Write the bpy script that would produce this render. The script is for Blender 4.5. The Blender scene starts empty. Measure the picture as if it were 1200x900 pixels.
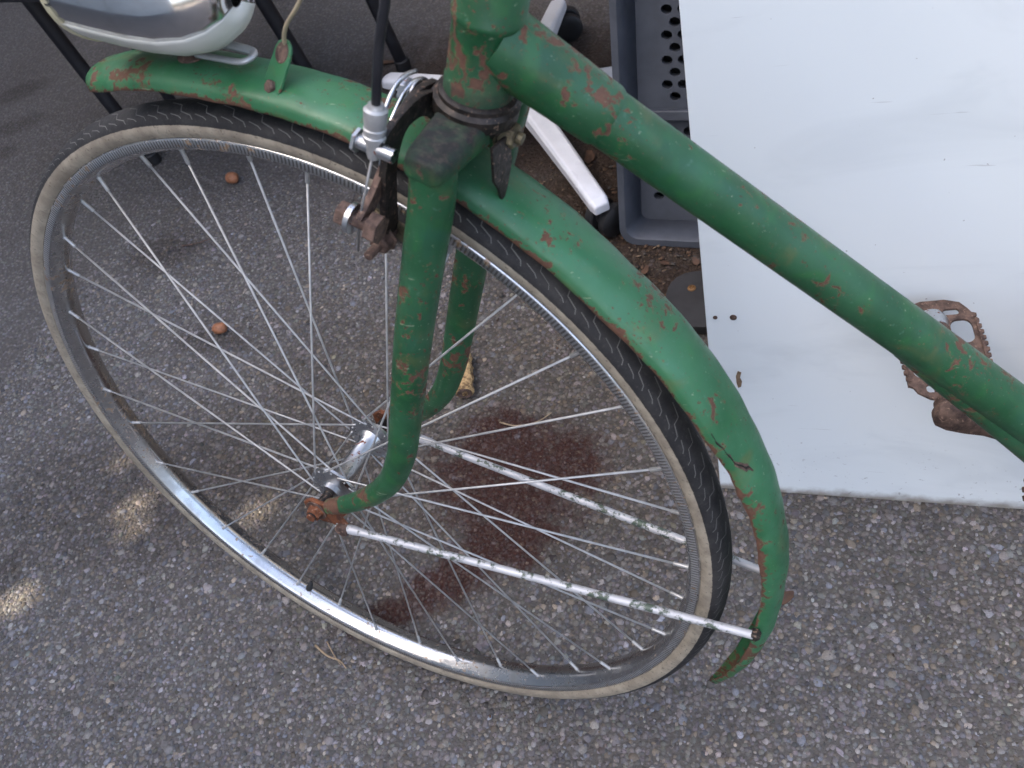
import bpy, bmesh, math, random
import numpy as np
from mathutils import Vector, Matrix
random.seed(7); rng = np.random.default_rng(11)
sc = bpy.context.scene
C = sc.collection
R = math.radians

# ------------------------------------------------------------------ camera
CAM = np.array([0.43005, -0.26760, 0.96093])
RC = np.array([[0.892708505, 0.391784898, -0.222656952],
               [0.197200857, -0.783913575, -0.588720077],
               [-0.405195443, 0.481647278, -0.777066634]])
cd = bpy.data.cameras.new('camera'); cam = bpy.data.objects.new('camera', cd); C.objects.link(cam)
m = Matrix.Identity(4)
for i in range(3):
    m[i][0] = RC[0][i]; m[i][1] = -RC[1][i]; m[i][2] = -RC[2][i]; m[i][3] = CAM[i]
cam.matrix_world = m
cd.sensor_width = 36; cd.lens = 1029.54 / 1200 * 36; cd.clip_start = .02; cd.clip_end = 500
cd.dof.use_dof = True; cd.dof.focus_distance = 0.80; cd.dof.aperture_fstop = 14
sc.camera = cam

# ------------------------------------------------------------------ sky and sun (open shade: the sun is behind an added shade fence)
SUN = Vector((-0.62, -0.46, 0.636)).normalized()
w = bpy.data.worlds.new('World'); sc.world = w; w.use_nodes = True
wn = w.node_tree; bg = wn.nodes['Background']
sky = wn.nodes.new('ShaderNodeTexSky'); sky.sky_type = 'NISHITA'; sky.sun_disc = False
sky.sun_elevation = math.asin(SUN.z); sky.sun_rotation = math.atan2(SUN.x, SUN.y)
sky.dust_density = 9.0; sky.ozone_density = 0.3; sky.air_density = 0.8
wn.links.new(sky.outputs[0], bg.inputs[0]); bg.inputs[1].default_value = 0.15
sl = bpy.data.lights.new('sun', 'SUN'); sun = bpy.data.objects.new('sun', sl); C.objects.link(sun)
sl.energy = 2.2; sl.angle = R(0.53); sl.color = (1, .85, .64)
sun.rotation_euler = (-SUN).to_track_quat('-Z', 'Y').to_euler()
sc.view_settings.view_transform = 'Standard'; sc.view_settings.look = 'None'
sc.view_settings.exposure = 2.85; sc.view_settings.gamma = 1
sc.render.engine = 'CYCLES'
sc.cycles.use_denoising = True
try: sc.cycles.denoiser = 'OPENIMAGEDENOISE'
except Exception: pass

# ------------------------------------------------------------------ node helpers
class N:
    def __init__(s, name, rough=.5, metal=0.):
        s.m = bpy.data.materials.new(name); s.m.use_nodes = True
        s.t = s.m.node_tree; s.b = s.t.nodes['Principled BSDF']
        s.b.inputs['Roughness'].default_value = rough; s.b.inputs['Metallic'].default_value = metal
    def n(s, kind, **kw):
        nd = s.t.nodes.new('ShaderNode' + kind)
        for k, v in kw.items():
            if k.startswith('i_'):
                key = k[2:]; key = int(key) if key.isdigit() else key.replace('_', ' ')
                s.put(nd.inputs[key], v)
            else: setattr(nd, k, v)
        return nd
    def put(s, sock, v):
        if isinstance(v, bpy.types.NodeSocket): s.t.links.new(v, sock)
        else:
            if isinstance(v, tuple) and len(v) == 3 and sock.type == 'RGBA': v = (*v, 1)
            sock.default_value = v
    def set(s, key, v): s.put(s.b.inputs[key], v)
    def obj(s): return s.n('TexCoord').outputs['Object']
    def pos(s): return s.n('NewGeometry').outputs['Position']
    def noise(s, vec, scale, detail=4, rough=.55, dist=0.):
        nd = s.n('TexNoise', i_Scale=scale, i_Detail=detail, i_Roughness=rough, i_Distortion=dist); s.put(nd.inputs['Vector'], vec); return nd.outputs['Fac']
    def vor(s, vec, scale, feature='F1', out='Distance'):
        nd = s.n('TexVoronoi', feature=feature, i_Scale=scale); s.put(nd.inputs['Vector'], vec); return nd.outputs[out]
    def math(s, op, a, b=0., c=None, clamp=False):
        nd = s.n('Math', operation=op, use_clamp=clamp); s.put(nd.inputs[0], a); s.put(nd.inputs[1], b)
        if c is not None: s.put(nd.inputs[2], c)
        return nd.outputs[0]
    def ramp(s, v, a, b, lo=0., hi=1., smooth=True):
        nd = s.n('MapRange', clamp=True, interpolation_type='SMOOTHSTEP' if smooth else 'LINEAR')
        s.put(nd.inputs[0], v); s.put(nd.inputs[1], a); s.put(nd.inputs[2], b); s.put(nd.inputs[3], lo); s.put(nd.inputs[4], hi); return nd.outputs[0]
    def mix(s, f, a, b, mode='MIX'):
        nd = s.n('Mix', data_type='RGBA', blend_type=mode)
        s.put(nd.inputs[0], f); s.put(nd.inputs[6], a); s.put(nd.inputs[7], b); return nd.outputs[2]
    def attr(s, name, out='Fac'):
        return s.n('Attribute', attribute_name=name).outputs[out]
    def bump(s, h, dist=.001, strength=1., normal=None):
        nd = s.n('Bump', i_Strength=strength, i_Distance=dist); s.put(nd.inputs['Height'], h)
        if normal is not None: s.put(nd.inputs['Normal'], normal)
        s.t.links.new(nd.outputs[0], s.b.inputs['Normal']); return nd.outputs[0]
    def blob(s, vec, blobs, edge=.25, amp=.5, nscale=40.):
        """union of ellipses in the ground plane (cx, cy, rx, ry, angle) with a ragged edge"""
        nz = s.noise(vec, nscale, 6, .65); out = None
        for cx, cy, rx, ry, a in blobs:
            mp = s.n('Mapping', vector_type='TEXTURE')
            s.put(mp.inputs[0], vec); mp.inputs[1].default_value = (cx, cy, 0); mp.inputs[2].default_value = (0, 0, a); mp.inputs[3].default_value = (rx, ry, 1e3)
            L = s.n('VectorMath', operation='LENGTH'); s.put(L.inputs[0], mp.outputs[0])
            d = s.math('ADD', L.outputs['Value'], s.math('MULTIPLY', s.math('SUBTRACT', nz, .5), amp * 2))
            v = s.ramp(d, 1 - edge, 1 + edge, 1., 0.)
            out = v if out is None else s.math('MAXIMUM', out, v)
        return out

def rgb(r, g, b):
    f = lambda c: (c / 255 / 12.92) if c <= 10 else ((c / 255 + .055) / 1.055) ** 2.4
    return (f(r), f(g), f(b))

RUST = rgb(112, 62, 44); RUST2 = rgb(78, 44, 36)
STAIN = [(-.012, .190, .108, .085, .25), (.045, .225, .06, .055, 0.), (.02, .105, .07, .045, .6), (-.03, .03, .06, .032, .75), (-.085, -.035, .055, .02, .6), (-.05, .25, .05, .04, 0.)]
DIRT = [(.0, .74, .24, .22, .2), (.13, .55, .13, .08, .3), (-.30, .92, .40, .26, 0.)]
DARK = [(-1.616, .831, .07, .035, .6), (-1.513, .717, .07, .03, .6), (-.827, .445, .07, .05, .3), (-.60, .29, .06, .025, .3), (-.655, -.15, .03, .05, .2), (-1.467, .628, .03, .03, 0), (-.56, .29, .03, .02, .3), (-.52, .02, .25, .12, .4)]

def asphalt(name, stones):
    k = N(name, .82); p = k.pos()
    if stones:
        col = k.attr('tone', 'Color')
        col = k.mix(k.ramp(k.noise(p, 650, 4, .7), .35, .7, 0, .8), col, k.mix(.55, col, (.07, .065, .06)))
    else:
        cell = k.vor(p, 175, out='Color'); dist = k.vor(p, 175)
        sep = k.n('SeparateColor'); k.put(sep.inputs[0], cell)
        grey = k.ramp(sep.outputs[0], 0, 1, .075, .20, False)
        cc = k.n('CombineColor'); k.put(cc.inputs[0], k.math('MULTIPLY', grey, k.ramp(sep.outputs[1], 0, 1, 1.0, 1.16))); k.put(cc.inputs[1], grey); k.put(cc.inputs[2], k.math('MULTIPLY', grey, k.ramp(sep.outputs[2], 0, 1, .88, 1.08)))
        col = k.mix(k.ramp(dist, .32, .62), cc.outputs[0], (.098, .091, .084))
        col = k.mix(k.ramp(k.noise(p, 700, 4, .7), .35, .75, 0, .65), col, k.mix(k.noise(p, 1500, 2), (.04, .037, .034), (.15, .14, .13)))
        far = k.ramp(k.n('SeparateXYZ', i_0=p).outputs[1], .5, .85)
        col = k.mix(k.math('MULTIPLY', far, .35), col, (.082, .078, .078))
        k.bump(k.math('SUBTRACT', k.math('MULTIPLY', k.noise(p, 500, 5), .6), dist), .004, .8)
    big = k.noise(p, 5, 4)
    col = k.mix(k.ramp(big, .35, .7, 0, .35), col, k.mix(1., col, (.72, .68, .66), 'MULTIPLY'))
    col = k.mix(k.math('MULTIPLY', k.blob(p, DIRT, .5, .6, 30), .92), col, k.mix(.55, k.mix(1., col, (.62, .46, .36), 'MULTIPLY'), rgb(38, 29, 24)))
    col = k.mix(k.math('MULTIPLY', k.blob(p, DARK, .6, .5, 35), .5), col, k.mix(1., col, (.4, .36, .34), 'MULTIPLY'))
    col = k.mix(k.math('MULTIPLY', k.blob(p, [(-.06, .27, .40, .26, .35), (.10, .66, .35, .25, .2)], .5, .5, 14), .62), col, k.mix(1., col, (.66, .58, .47), 'MULTIPLY'))      # brown darkening painted in as shade inside and behind the wheel
    st = k.math('MULTIPLY', k.blob(p, STAIN, .42, .95, 42), k.ramp(k.noise(p, 260, 5, .75), .28, .56, .30, 1.))
    rustc = k.mix(k.noise(p, 60, 5), rgb(40, 21, 18), rgb(66, 36, 29))
    col = k.mix(k.math('MULTIPLY', st, .95 if not stones else .84), col, rustc)
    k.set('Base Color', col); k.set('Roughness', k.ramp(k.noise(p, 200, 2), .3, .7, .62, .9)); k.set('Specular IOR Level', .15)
    return k.m

def green_paint(name, chips=.60, wear=1., lo=(.008, .061, .021), hi=(.019, .097, .038)):
    k = N(name, .42); p = k.pos()
    base = k.mix(k.ramp(k.noise(p, 22, 4), .3, .75), lo, hi)
    base = k.mix(k.ramp(k.noise(p, 9, 3, .5, .5), .5, .74, 0, .26), base, (.070, .180, .105))       # chalky faded areas
    base = k.mix(k.ramp(k.noise(p, 260, 3), .62, .75, 0, .35), base, (.10, .19, .14))
    base = k.mix(k.ramp(k.noise(p, 42, 3, .5, .8), .52, .72, 0, .55), base, k.mix(.5, hi, (.020, .135, .022)))
    base = k.mix(k.ramp(k.noise(p, 27, 3, .5, .8), .55, .75, 0, .5), base, k.mix(.5, lo, (.022, .105, .075)))
    e = k.attr('edge')
    n1 = k.noise(p, 120, 5, .62, .4); n2 = k.noise(p, 19, 2)
    chip = k.math('ADD', n1, k.math('MULTIPLY', k.math('SUBTRACT', n2, .5), .68))
    chip = k.math('ADD', chip, k.math('MULTIPLY', e, .17 * wear))
    mask = k.ramp(chip, chips, chips + .022)
    halo = k.ramp(chip, chips - .035, chips + .01)
    rust = k.mix(k.noise(p, 300, 4), rgb(62, 41, 33), rgb(112, 78, 58))
    fl = k.ramp(k.math('ADD', k.noise(p, 420, 3, .6), k.math('MULTIPLY', n2, .35)), .82, .85)
    mask = k.math('MAXIMUM', mask, k.math('MULTIPLY', fl, .8))
    bleed = k.ramp(k.math('ADD', k.noise(p, 34, 4, .6, .6), k.math('MULTIPLY', e, .12)), .56, .78, 0, .42)
    base = k.mix(bleed, base, rgb(96, 92, 52))
    col = k.mix(k.math('MULTIPLY', halo, .5), base, rgb(112, 90, 58))
    col = k.mix(mask, col, rust)
    sc_ = k.n('Mapping'); k.put(sc_.inputs[0], p); sc_.inputs[2].default_value = (.5, .9, .3); sc_.inputs[3].default_value = (30, 420, 420)
    scr = k.ramp(k.noise(sc_.outputs[0], 1., 2), .70, .735); col = k.mix(k.math('MULTIPLY', scr, .45), col, rgb(150, 160, 132))
    grime = k.attr('grime')
    col = k.mix(k.math('MULTIPLY', grime, k.ramp(k.noise(p, 120, 4), .25, .6, .7, 1.), clamp=True), col, k.mix(k.ramp(k.noise(p, 190, 5, .7), .45, .7), (.008, .008, .008), (.040, .032, .024)))
    k.set('Base Color', col); k.set('Roughness', k.math('ADD', k.ramp(k.noise(p, 45, 4), .3, .7, .34, .56), k.math('MULTIPLY', k.math('MAXIMUM', mask, grime), .38)))
    k.bump(k.math('ADD', k.math('MULTIPLY', mask, -1.), k.math('MULTIPLY', k.noise(p, 160, 3), .5)), .0005, .7)
    return k.m

def chrome(name, col=(.62, .63, .64), rough=.18, pit=.0):
    k = N(name, rough, 1.); p = k.pos()
    n1 = k.noise(p, 55, 5, .65)
    c = k.mix(k.ramp(n1, .45, .75, 0, .45), col, tuple(x * .5 for x in col))
    if pit:
        ms = k.ramp(k.math('ADD', k.noise(p, 240, 4, .6), k.math('MULTIPLY', k.noise(p, 24, 3), .5)), 1.02 - pit, 1.10 - pit)
        c = k.mix(ms, c, RUST); k.set('Metallic', k.ramp(ms, 0, 1, 1, .1))
        k.set('Roughness', k.math('ADD', k.ramp(n1, .3, .7, rough * .8, rough * 1.7), k.math('MULTIPLY', ms, .5)))
    else: k.set('Roughness', k.ramp(n1, .3, .7, rough * .8, rough * 1.7))
    k.set('Base Color', c)
    return k.m

def rusty(name, a=rgb(60, 46, 41), b=rgb(112, 90, 78), metal=.25, rough=.75, scale=120):
    k = N(name, rough, metal); p = k.pos(); n1 = k.noise(p, scale, 5, .65)
    c = k.mix(k.ramp(n1, .3, .7), a, b); c = k.mix(k.ramp(k.noise(p, scale * 3, 3), .58, .72, 0, .5), c, rgb(170, 140, 120))
    k.set('Base Color', c); k.bump(n1, .0012, .8); return k.m

def plain(name, col, rough=.5, metal=0., var=.25, scale=60, bump=.0003):
    k = N(name, rough, metal); p = k.pos(); n1 = k.noise(p, scale, 5, .6)
    k.set('Base Color', k.mix(k.ramp(n1, .3, .7), tuple(c * (1 - var) for c in col), tuple(c * (1 + var * .6) for c in col)))
    k.set('Roughness', k.ramp(k.noise(p, scale * .6, 3), .3, .7, max(.05, rough - .1), min(1, rough + .12)))
    if bump: k.bump(n1, bump, .6)
    return k.m

def rim_mat():
    k = N('knurled_rim_chrome', .25, 1.); p = k.pos(); uv = k.n('UVMap').outputs[0]
    s = k.n('SeparateXYZ', i_0=uv); u, v = s.outputs[0], s.outputs[1]
    stripe = k.math('SINE', k.math('MULTIPLY', u, 2 * math.pi * 690))
    band = k.math('MULTIPLY', k.ramp(v, .164, .170), k.ramp(v, .218, .224, 1, 0))
    band2 = k.math('MULTIPLY', k.ramp(v, .776, .782), k.ramp(v, .830, .836, 1, 0))
    bd = k.math('MAXIMUM', band, band2)
    gr = k.math('MULTIPLY', k.ramp(stripe, -.25, .25, 1, 0), bd)
    n1 = k.noise(p, 45, 5, .65)
    base = k.mix(k.ramp(n1, .42, .7, 0, .55), (.54, .545, .55), (.30, .295, .28))
    spots = k.ramp(k.math('ADD', k.noise(p, 210, 4), k.math('MULTIPLY', k.noise(p, 14, 3), .6)), .93, 1.02)
    c = k.mix(k.math('MULTIPLY', gr, .8), base, (.10, .095, .085))
    c = k.mix(k.math('MULTIPLY', spots, .75), c, rgb(134, 104, 66))
    k.set('Base Color', c); k.set('Metallic', k.ramp(k.math('MAXIMUM', k.math('MULTIPLY', gr, .35), spots), 0, 1, 1, .3))
    k.set('Roughness', k.math('ADD', k.ramp(n1, .3, .7, .16, .36), k.math('MULTIPLY', bd, .16)))
    k.bump(k.math('MULTIPLY', gr, -1.), .0005, .9)
    return k.m

def board_mat():
    k = N('white_laminate', .3); p = k.obj(); s = k.n('SeparateXYZ', i_0=p)
    n1 = k.noise(p, 3, 1); c = k.mix(k.ramp(n1, .2, .8), (.745, .79, .795), (.785, .83, .835))
    # grime splashed along the bottom edge, and odd specks and scratches
    low = k.ramp(k.math('ADD', s.outputs[2], k.math('MULTIPLY', k.noise(p, 60, 5), -.022)), -.012, .006, 1, 0)
    c = k.mix(k.math('MULTIPLY', low, .85), c, rgb(120, 108, 92))
    spl = k.math('MULTIPLY', k.ramp(s.outputs[2], .0, .14, 1, 0), k.ramp(k.noise(p, 170, 3), .66, .72))
    c = k.mix(k.math('MULTIPLY', spl, .5), c, rgb(120, 116, 110))
    sp = k.ramp(k.noise(p, 130, 2), .735, .76); c = k.mix(k.math('MULTIPLY', sp, .55), c, rgb(120, 112, 104))
    k.set('Base Color', c); sm = k.n('Mapping'); k.put(sm.inputs[0], p); sm.inputs[2].default_value = (0, .5, 0); sm.inputs[3].default_value = (3.2, 1, 9)
    soft_smear = k.ramp(k.noise(sm.outputs[0], 1.6, 4, .6, .8), .46, .78); c = k.mix(k.math('MULTIPLY', soft_smear, .22), c, rgb(172, 180, 184))  # soft grey smears painted in for faint shadows and reflections on the board
    scr = k.n('Mapping'); k.put(scr.inputs[0], p); scr.inputs[2].default_value = (0, -.7, 0); scr.inputs[3].default_value = (12, 1, 240)
    c = k.mix(k.math('MULTIPLY', k.ramp(k.noise(scr.outputs[0], 1.3, 2), .72, .76), .35), c, rgb(150, 150, 146)); k.set('Base Color', c)
    k.set('Roughness', .24); return k.m

def tyre_mat():
    k = N('tan_wall_tyre_rubber', .68); p = k.pos(); n1 = k.noise(p, 70, 5, .65)
    b = k.mix(k.ramp(n1, .35, .75), (.008, .008, .009), (.026, .025, .025)); b = k.mix(k.ramp(k.noise(p, 500, 3), .55, .75, 0, .5), b, (.055, .052, .048))
    b = k.mix(k.ramp(k.noise(p, 16, 4, .6), .5, .75, 0, .35), b, (.075, .068, .060))          # dust caught in the tread
    c = k.mix(k.ramp(n1, .3, .7), rgb(126, 117, 103), rgb(156, 147, 130))
    c = k.mix(k.ramp(k.noise(p, 11, 4), .50, .75, 0, .6), c, rgb(96, 87, 75))
    c = k.mix(k.ramp(k.noise(p, 420, 3), .58, .72, 0, .75), c, rgb(84, 75, 63))
    m_ = k.ramp(k.math('ADD', k.attr('tread'), k.math('MULTIPLY', k.math('SUBTRACT', k.noise(p, 260, 3), .5), 5.)), -1., 1.)
    k.set('Base Color', k.mix(m_, c, b)); k.bump(k.noise(p, 450, 3), .0004, .6); return k.m

M = dict(
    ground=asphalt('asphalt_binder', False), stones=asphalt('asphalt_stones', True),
    green=green_paint('worn_green_paint', .664), green_g=green_paint('worn_green_mudguard_paint', .652, 1., (.018, .104, .038), (.041, .154, .070)),
    rim=rim_mat(), chrome=chrome('aged_chrome', (.54, .55, .56), .27, .14), spoke=plain('galvanised_spoke', (.44, .44, .43), .42, .55, .18, 90, 0), bright=chrome('bright_chrome', (.72, .73, .74), .12),
    tyre=tyre_mat(), board=board_mat(),
    line=plain('tread_mould_line', (.13, .127, .12), .7), rust=rusty('brown_rust'), rust_o=rusty('orange_rust', rgb(66, 40, 30), rgb(126, 74, 44)),
    dark=rusty('greasy_dark_steel', (.012, .011, .010), (.045, .036, .030), .5, .5), olive=rusty('grimy_plated_steel', rgb(66, 60, 46), rgb(122, 112, 86), .5, .5),
    cable=plain('black_cable_sheath', (.012, .012, .015), .38), wire=plain('bare_wire_insulation', rgb(150, 138, 112), .6), inner=plain('steel_cable', (.35, .34, .33), .45, .8),
    stay=None, lampw=plain('cream_lamp_plastic', (.60, .60, .54), .35, 0, .10, 20, 0), lamprim=plain('yellowed_lens_rim', rgb(186, 180, 150), .4, 0, .15),
    tray=plain('grey_plastic', rgb(66, 70, 78), .5, 0, .18, 30), whitep=plain('white_enamel', (.66, .67, .70), .35, 0, .12, 14, 0), blackm=plain('black_tube_paint', (.010, .010, .013), .45),
    blackp=plain('black_plastic', (.012, .012, .013), .55), wood=None, brass=plain('brass', rgb(120, 88, 54), .5, .6), hide=plain('dark_board', rgb(36, 34, 34), .7, 0, .3, 40),
    seat=plain('black_vinyl', (.012, .013, .017), .6), nut=plain('nut_shell', rgb(146, 96, 66), .6, 0, .35, 160, .001), leaf=plain('dry_leaf', rgb(78, 54, 38), .7, 0, .35, 120),
    fence=plain('shade_fence_sheet', (.42, .405, .37), .6, .0, .1, 3, 0), glass=None, edge=plain('chipboard_edge', rgb(120, 100, 78), .8, 0, .4, 150, .001), rubber=plain('rubber_block', (.02, .02, .02), .7), twig=plain('pale_twig', rgb(150, 130, 104), .8))  # fence tone lightened and warmed to throw light onto the board
k = N('chipped_white_stay', .4, .2); p = k.pos(); ch = k.ramp(k.math('ADD', k.noise(p, 120, 5, .7), k.math('MULTIPLY', k.noise(p, 40, 2), .5)), .76, .86)
k.set('Base Color', k.mix(ch, k.mix(k.noise(p, 50), (.36, .36, .37), (.60, .60, .60)), k.mix(k.noise(p, 120), rgb(92, 84, 74), rgb(70, 92, 78)))); k.bump(ch, .0004, .6); M['stay'] = k.m
k = N('rotten_wood', .85); p = k.pos(); n1 = k.noise(p, 130, 6, .7)
k.set('Base Color', k.mix(k.ramp(n1, .35, .65), rgb(84, 58, 36), rgb(206, 172, 120))); k.bump(n1, .003, 1.); M['wood'] = k.m
M['render'] = plain('grey_render', (.22, .21, .19), .9, 0, .2, 14, .003)
k = N('leaf_litter', .85); k.set('Base Color', k.attr('tone', 'Color')); M['litter'] = k.m
k = N('lens_glass', .08); k.set('Base Color', (.75, .78, .74)); k.set('Transmission Weight', .7); M['glass'] = k.m

# ------------------------------------------------------------------ object helpers
def obj(name, me, mat, parent=None, smooth=True, **props):
    if not isinstance(me, bpy.types.Mesh): me = mesh(name, *me)
    o = bpy.data.objects.new(name, me); C.objects.link(o)
    if mat is not None:
        for q in (mat if isinstance(mat, (list, tuple)) else [mat]): me.materials.append(q)
    if smooth: me.polygons.foreach_set('use_smooth', [True] * len(me.polygons)); 
    if smooth == 'auto':
        me.polygons.foreach_set('use_smooth', [True] * len(me.polygons)); me.set_sharp_from_angle(angle=R(38))
    if parent is not None:
        o.parent = parent
        root = parent
        while root.parent: root = root.parent
        if parent is not root or parent.location.length >= 0:
            T = Vector((0, 0, 0)); q = parent
            while q: T += q.location; q = q.parent
            o.location = -T
    for a, b in props.items(): o[a] = b
    return o
def mesh(name, v, f):
    me = bpy.data.meshes.new(name); me.from_pydata([tuple(map(float, x)) for x in v], [], f); me.update(); return me
def empty(name, loc=(0, 0, 0), parent=None, **props):
    o = bpy.data.objects.new(name, None); C.objects.link(o); o.empty_display_size = .05
    o.location = loc
    if parent is not None:
        o.parent = parent; o.location = Vector(loc) - parent.location
    for a, b in props.items(): o[a] = b
    return o
A3 = lambda p: np.asarray(p, float)
def nrm(v): v = A3(v); return v / np.linalg.norm(v)
def frame(d, up=(0, 0, 1)):
    d = nrm(d); up = A3(up)
    if abs(d @ nrm(up)) > .98: up = A3((1, 0, 0))
    x = nrm(np.cross(up, d)); y = np.cross(d, x); return x, y, d
def catmull(pts, n=8):
    pts = [A3(p) for p in pts]; P = [2 * pts[0] - pts[1]] + pts + [2 * pts[-1] - pts[-2]]; out = []
    for i in range(1, len(P) - 2):
        for t in np.arange(n) / n:
            a, b, c, d = P[i - 1:i + 3]
            out.append(.5 * (2 * b + (c - a) * t + (2 * a - 5 * b + 4 * c - d) * t * t + (3 * b - a - 3 * c + d) * t ** 3))
    return out + [pts[-1]]
def tube(pts, rad, seg=12, cap=True, squash=1., up=None):
    pts = [A3(p) for p in pts]; n = len(pts); rad = np.broadcast_to(A3(rad), (n,)) if np.ndim(rad) == 0 else A3(rad)
    V = []; F = []; x = None
    for i in range(n):
        d = pts[min(i + 1, n - 1)] - pts[max(i - 1, 0)]; d = nrm(d)
        if x is None: x, y, _ = frame(d, up if up is not None else (0.13, .31, .94))
        else: x = nrm(x - d * (x @ d)); y = np.cross(d, x)
        for k in range(seg):
            a = 2 * math.pi * k / seg; V.append(pts[i] + rad[i] * (x * math.cos(a) * squash + y * math.sin(a)))
    for i in range(n - 1):
        for k in range(seg):
            a, b = i * seg + k, i * seg + (k + 1) % seg; F.append((a, b, b + seg, a + seg))
    if cap: F.append(tuple(range(seg - 1, -1, -1))); F.append(tuple(range((n - 1) * seg, n * seg)))
    return V, F
def lathe(o, d, prof, seg=24, up=(0, 0, 1)):
    """prof: list of (distance along d, radius)"""
    x, y, d = frame(d, up); o = A3(o); V = []; F = []; n = len(prof)
    for h, r in prof:
        for k in range(seg):
            a = 2 * math.pi * k / seg; V.append(o + d * h + (x * math.cos(a) + y * math.sin(a)) * max(r, 1e-5))
    for i in range(n - 1):
        for k in range(seg):
            a, b = i * seg + k, i * seg + (k + 1) % seg; F.append((a, b, b + seg, a + seg))
    F.append(tuple(range(seg - 1, -1, -1))); F.append(tuple(range((n - 1) * seg, n * seg)))
    return V, F
def box(c, ax, ay, az, hx, hy, hz):
    c = A3(c); ax, ay, az = nrm(ax), nrm(ay), nrm(az)
    V = [c + ax * hx * i + ay * hy * j + az * hz * k for k in (-1, 1) for j in (-1, 1) for i in (-1, 1)]
    return V, [(0, 2, 3, 1), (4, 5, 7, 6), (0, 1, 5, 4), (2, 6, 7, 3), (0, 4, 6, 2), (1, 3, 7, 5)]
def join(*ms):
    V = []; F = []
    for v, f in ms:
        o = len(V); V += list(v); F += [tuple(i + o for i in q) for q in f]
    return V, F
def bevel(o, wd=.001, seg=2):
    b = o.modifiers.new('bevel', 'BEVEL'); b.width = wd; b.segments = seg; b.limit_method = 'ANGLE'; b.angle_limit = R(40); return o
def plate(name, outlines, thick, origin, ex, ey, bev=0.):
    """flat plate with holes from 2-D outlines, laid out along ex, ey"""
    cu = bpy.data.curves.new(name, 'CURVE'); cu.dimensions = '2D'; cu.fill_mode = 'BOTH'; cu.extrude = thick / 2 - bev; cu.bevel_depth = bev; cu.bevel_resolution = 1
    for ol in outlines:
        s = cu.splines.new('POLY'); s.points.add(len(ol) - 1); s.use_cyclic_u = True
        for q, (a, b) in zip(s.points, ol): q.co = (a, b, 0, 1)
    t = bpy.data.objects.new(name, cu); C.objects.link(t); dg = bpy.context.evaluated_depsgraph_get()
    me = bpy.data.meshes.new_from_object(t.evaluated_get(dg)); bpy.data.objects.remove(t); bpy.data.curves.remove(cu)
    ex = nrm(ex); ey = nrm(ey); ez = np.cross(ex, ey); n = len(me.vertices); co = np.empty(n * 3); me.vertices.foreach_get('co', co); co = co.reshape(n, 3)
    co = A3(origin) + co[:, :1] * ex + co[:, 1:2] * ey + co[:, 2:] * ez
    me.vertices.foreach_set('co', co.ravel()); me.update(); me.materials.clear(); return me
def circ(cx, cy, rx, ry=None, n=16, a0=0.):
    ry = rx if ry is None else ry
    return [(cx + rx * math.cos(a0 + 2 * math.pi * i / n), cy + ry * math.sin(a0 + 2 * math.pi * i / n)) for i in range(n)]
def rrect(x0, y0, x1, y1, r, n=5):
    out = []
    for cx, cy, a in ((x1 - r, y1 - r, 0), (x0 + r, y1 - r, 90), (x0 + r, y0 + r, 180), (x1 - r, y0 + r, 270)):
        for i in range(n + 1):
            t = R(a + 90 * i / n); out.append((cx + r * math.cos(t), cy + r * math.sin(t)))
    return out
def set_attr(o, name, vals):
    at = o.data.attributes.new(name, 'FLOAT', 'POINT'); at.data.foreach_set('value', np.asarray(vals, float).astype(np.float32))

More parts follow.
